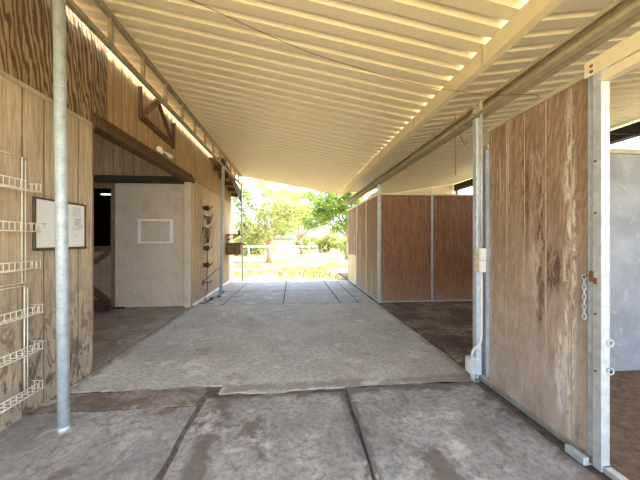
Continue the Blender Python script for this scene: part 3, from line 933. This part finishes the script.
fl = thing('floodlight', 'small pale twin-head light fixed above the barn opening under the triangular bracket', 'light', (LW, 5.15, 2.88))
MB().tube([(LW, 4.98, 2.93), (LW + 0.03, 4.98, 2.93)], 0.045, 14).build('base', M['white_plastic'], fl)
for s in (-1, 1):
    c0 = Vector((LW + 0.04, 4.98 + s * 0.02, 2.93)); c1 = Vector((LW + 0.06, 4.98 + s * 0.12, 2.925)); c2 = Vector((LW + 0.08, 4.98 + s * 0.22, 2.90))
    MB().tube([c0, (c0 + c1) / 2, c1, c1 + (c2 - c1) * 0.5, c2], [0.015, 0.017, 0.022, 0.036, 0.044], 12).build('lamp_head', M['white_plastic'], fl)

# dark hooks on the far wall
def hook(y, z, kind, label):
    r = thing('tack_hook', label, 'hook', (LW, y, z), 'dark tack hooks on the far barn wall')
    MB().box(LW, LW + 0.012, y - 0.04, y + 0.04, z - 0.05, z + 0.05).build('back_plate', M['dark_iron'], r, 0.002)
    MB().tube([(LW + 0.01, y, z + 0.02), (LW + 0.10, y, z + 0.01), (LW + 0.17, y, z + 0.0), (LW + 0.20, y, z + 0.03), (LW + 0.20, y, z + 0.07)], 0.010, 6).build('arm', M['dark_iron'], r)
    if kind == 'round':
        MB().tube([(LW + 0.03, y, z), (LW + 0.09, y, z), (LW + 0.13, y, z)], [0.05, 0.075, 0.05], 12).build('drum', M['dark_iron'], r)
    return r
hook(7.30, 2.24, 'round', 'topmost dark hook with a round drum on the far barn wall')
hook(7.34, 2.02, 'arm', 'second dark hook from the top on the far barn wall')
hook(7.22, 1.72, 'arm', 'dark hook holding the hanging halters on the far barn wall')
hook(7.30, 1.25, 'round', 'round dark hook just below the hanging halters')
hook(7.30, 0.83, 'round', 'dark round hook at knee height on the far barn wall')
hook(7.22, 0.40, 'arm', 'lowest dark hook near the floor on the far barn wall')
def halter(y, z, L, seed, label):
    rr = random.Random(seed)
    mb = MB()
    for k in range(4):
        dy = rr.uniform(-0.03, 0.03)
        pts = []
        for i in range(15):
            a = 2 * PI * i / 14
            pts.append((LW + 0.06 + 0.03 * k + 0.02 * math.sin(a * 2), y + dy + (0.05 + 0.012 * k) * math.sin(a), z - L / 2 + (L / 2) * math.cos(a) * (1 - 0.1 * k)))
        mb.tube(pts[:-1], 0.009, 5, closed=True)
    return tag(mb.build('halter', M['leather']), label, 'halter', 'halters on the dark hooks')
halter(7.20, 1.76, 0.42, 1, 'dark leather halter hanging in loops, longer of the two on the wall hooks')
halter(7.36, 2.04, 0.20, 2, 'dark leather halter hanging in loops, shorter and higher of the two')
mb = MB(); mb.tube(smooth([(LW + 0.03, 7.44, 1.2), (LW + 0.05, 7.45, 0.9), (LW + 0.04, 7.42, 0.5), (LW + 0.06, 7.4, 0.2), (LW + 0.08, 7.1, 0.03), (LW + 0.25, 6.8, 0.02), (LW + 0.12, 6.6, 0.02)]), 0.010, 6)
tag(mb.build('lead_rope', M['leather']), 'dark lead rope trailing down the far barn wall to the floor', 'rope')
mb = MB(); mb.tube([(LW + 0.03, 7.10, 0.44), (LW + 0.32, 7.6, 0.75)], 0.010, 6)
tag(mb.build('stick', M['dark_iron']), 'thin dark stick slanting out from the far wall near the floor', 'stick')
for i, (y, xx) in enumerate(((7.0, -2.0), (7.35, -1.9), (7.9, -1.95))):
    mb = MB()
    mb.tube(smooth([(xx, y, 0.012), (xx + 0.06, y + 0.12, 0.012), (xx - 0.04, y + 0.22, 0.012), (xx + 0.05, y + 0.34, 0.012)]), 0.011, 6)
    tag(mb.build('rope_scrap', M['dark_iron']), ['scrap of dark rope on the floor below the hooks, nearest the camera',
        'scrap of dark rope on the floor just before the middle round post', 'scrap of dark rope on the floor just past the middle round post'][i], 'rope', 'rope scraps by the barn wall')

sh = thing('wall_shelf', 'small grey wooden shelf on the barn wall near the daylight end', 'shelf', (LW, 9.9, 1.58))
MB().box(LW, -1.72, 9.55, 10.2, 1.60, 1.64).build('board', M['mid_wood'], sh, 0.003)
for y in (9.65, 10.1):
    MB().bar((LW + 0.02, y, 1.44), (-1.88, y, 1.60), 0.03, 0.03).build('bracket', M['mid_wood'], sh)
mb = MB(); mb.tube([(-1.80, 9.78, 1.64), (-1.80, 9.78, 1.74), (-1.80, 9.78, 1.77), (-1.80, 9.78, 1.82)], [0.035, 0.035, 0.014, 0.014], 12)
tag(mb.build('bottle', M['dark_iron']), 'small dark bottle standing on the grey wall shelf', 'bottle')
bxo = thing('feed_box', 'dark wooden box mounted on the barn wall below the shelf', 'box', (LW, 9.85, 0.95))
mb = MB()
mb.box(LW, -1.72, 9.60, 9.62, 0.96, 1.34); mb.box(LW, -1.72, 10.1, 10.12, 0.96, 1.34); mb.box(LW, -1.72, 9.62, 10.1, 0.96, 0.98); mb.box(-1.74, -1.72, 9.62, 10.1, 0.98, 1.30)
mb.build('body', M['mid_wood'], bxo, 0.003)
MB().box(LW, -1.69, 9.58, 10.14, 1.34, 1.36).build('lid', M['mid_wood'], bxo, 0.003)

# sloping roof overhang at the far end of the barn
oh = thing('roof_overhang', 'dark sloping timber overhang high at the far end of the barn wall', 'eave', (LW, 9.0, 2.9))
def ohz(y): return 3.62 - (y - 7.7) * 0.175
mb = MB(); mb.extrude_poly([(LW + 0.01, 7.7, ohz(7.7) - 0.04), (LW + 0.01, 10.5, ohz(10.5) - 0.04), (LW + 0.01, 10.5, ohz(10.5)), (LW + 0.01, 7.7, ohz(7.7))], (0.36, 0, 0))
mb.build('soffit_board', M['mid_wood'], oh)
mb = MB(); mb.extrude_poly([(-1.855, 7.9, ohz(7.9) - 0.16), (-1.855, 10.52, ohz(10.52) - 0.38), (-1.855, 10.52, ohz(10.52)), (-1.855, 7.9, ohz(7.9))], (0.025, 0, 0))
fa = mb.build('fascia', M['dark_wood'], oh)
for k in range(5):
    y = 8.2 + k * 0.55
    MB().box(LW + 0.01, -1.86, y, y + 0.04, ohz(y) - 0.15, ohz(y) - 0.05).build('rafter', M['dark_wood'], oh)

# ------------------------------------------------------------------ outside: fence and trees
fn = thing('pipe_fence', 'white pipe fence out in the sunlit yard beyond the shelter', 'fence', (-0.5, 15.2, -0.05))
MB().tube([(-9, 15.2, 1.10), (1.25, 15.2, 1.10)], 0.03, 8).build('rail', M['fence_white'], fn)
for x in (-8.5, -5.3, -2.3, 1.28):
    MB().tube([(x, 15.2, -0.05), (x, 15.2, 1.13)], 0.035, 10).build('post', M['fence_white'], fn)

def tree(name, label, x, y, crown, n_leaf, leaf_m, seed, trunk_h, group='trees beyond the yard', leaf_size=0.09, cat='tree'):
    """crown: list of ellipsoids (dx, dy, z, rx, ry, rz)"""
    rr = random.Random(seed)
    t = thing(name, label, cat, (x, y, -0.05), group)
    mb = MB()
    fork = Vector((x + rr.uniform(-0.2, 0.2), y, trunk_h))
    mb.tube([(x, y, -0.05), (x + 0.08, y, trunk_h * 0.5), fork], [0.20, 0.16, 0.13], 10)
    tips = []
    for (dx, dy, z, rx, ry, rz) in crown:
        e = Vector((x + dx, y + dy, z))
        mid = (fork + e) / 2 + Vector((rr.uniform(-0.3, 0.3), rr.uniform(-0.3, 0.3), rr.uniform(0, 0.5)))
        mb.tube([fork, mid, e], [0.10, 0.06, 0.03], 7)
        for k in range(7):
            a = rr.uniform(0, 2 * PI); b_ = rr.uniform(-0.5, 1)
            q = e + Vector((math.cos(a) * rx * 0.8, math.sin(a) * ry * 0.8, b_ * rz * 0.8))
            m2 = (e + q) / 2 + Vector((0, 0, 0.15))
            mb.tube([e, m2, q], [0.025, 0.016, 0.006], 5)
            tips.append((q, e))
    mb.build('trunk', M['bark'], t)
    mb = MB()
    tot = sum(c[3] * c[5] for c in crown)
    for (dx, dy, z, rx, ry, rz) in crown:
        k = int(n_leaf * rx * rz / tot)
        clumps = []
        for _ in range(max(8, k // 45)):
            v = Vector((rr.gauss(0, 1), rr.gauss(0, 1), rr.gauss(0, 1))).normalized() * (rr.random() ** 0.45)
            clumps.append(Vector((x + dx + v.x * rx, y + dy + v.y * ry, z + v.z * rz)))
        for i in range(k):
            c = rr.choice(clumps)
            p_ = c + Vector((rr.gauss(0, 0.22), rr.gauss(0, 0.22), rr.gauss(0, 0.16)))
            s = leaf_size * rr.uniform(0.5, 1.2)
            u = Vector((rr.gauss(0, 1), rr.gauss(0, 1), rr.gauss(0, 0.6))).normalized()
            v = u.cross(Vector((rr.gauss(0, 1), rr.gauss(0, 1), rr.gauss(0, 1)))).normalized()
            mb.quad([p_ - u * s, p_ - v * s * 0.45, p_ + u * s, p_ + v * s * 0.45])
    mb.build('foliage', M[leaf_m], t)
    return t
tree('shade_tree', 'pale wispy olive-green tree left of centre beyond the fence', -1.6, 19.0,
     [(-1.5, 0, 2.2, 1.5, 1.2, 1.5), (0.3, 0, 2.3, 1.7, 1.4, 1.2), (-0.4, 0.3, 4.3, 2.1, 1.6, 1.6), (1.6, 0.4, 3.4, 1.3, 1.2, 1.1), (-2.6, 0.2, 4.4, 1.6, 1.2, 1.8)], 11500, 'leaf_olive', 11, 1.2, leaf_size=0.10)
tree('shade_tree', 'dense bright green tree at the right end of the yard beside the stall side', 4.2, 22.0,
     [(-1.6, 0, 4.3, 1.9, 1.6, 1.4), (0.2, 0, 3.2, 1.8, 1.5, 1.6), (0.6, 0.3, 5.2, 2.2, 1.8, 1.5), (-2.6, 0.3, 3.2, 1.3, 1.2, 0.9), (-0.6, 0, 5.4, 1.8, 1.6, 1.2)], 14000, 'leaf_green', 23, 1.6, leaf_size=0.12)
tree('shade_tree', 'farthest pale tree showing between the other two', 0.9, 31.0,
     [(-2.4, 0, 3.6, 2.4, 2, 1.8), (0.5, 0, 3.8, 2.4, 2, 1.6), (-1, 0, 5.8, 2.8, 2, 1.6), (3.0, 0, 4.8, 2.4, 2, 1.6)], 12000, 'leaf_olive', 31, 1.6, leaf_size=0.14)
for i, (hx, hy) in enumerate(((-5.2, 27.0), (3.2, 34.0), (7.6, 30.0))):
    tree('shrub', ['low pale shrub at the far left of the yard behind the fence', 'low pale shrub on the skyline under the bright green tree', 'low pale shrub at the right edge of the yard'][i], hx, hy,
         [(-1.6, 0, 0.9, 1.6, 1.0, 1.0), (0.6, 0.2, 1.1, 1.8, 1.0, 1.1), (2.2, 0, 0.9, 1.5, 1.0, 0.9)], 6000, 'leaf_olive', 60 + i, 0.4, group='low shrubs on the skyline', leaf_size=0.13, cat='shrub')
# dry grass tufts: nobody could count them
mb = MB(); rr = random.Random(5)
for i in range(5200):
    gx = rr.uniform(-6, 3.0); gy = 10.9 + 7.1 * rr.random()
    if noise.noise((gx * 0.6, gy * 0.5, 2)) < -0.05:
        continue
    hh = rr.uniform(0.04, 0.16); a = rr.uniform(0, PI); wd = 0.02
    dx, dy = math.cos(a) * wd, math.sin(a) * wd
    mb.bm.faces.new([mb.bm.verts.new(p) for p in ((gx - dx, gy - dy, -0.05), (gx + dx, gy + dy, -0.05), (gx + rr.uniform(-.05, .05), gy + rr.uniform(-.05, .05), hh))])
o = mb.build('dry_grass', M['grass']); tag(o, 'dry yellow grass growing over the sunlit yard', 'grass'); o['kind'] = 'stuff'

for o in bpy.data.objects:
    if '_o' in o:
        del o['_o']
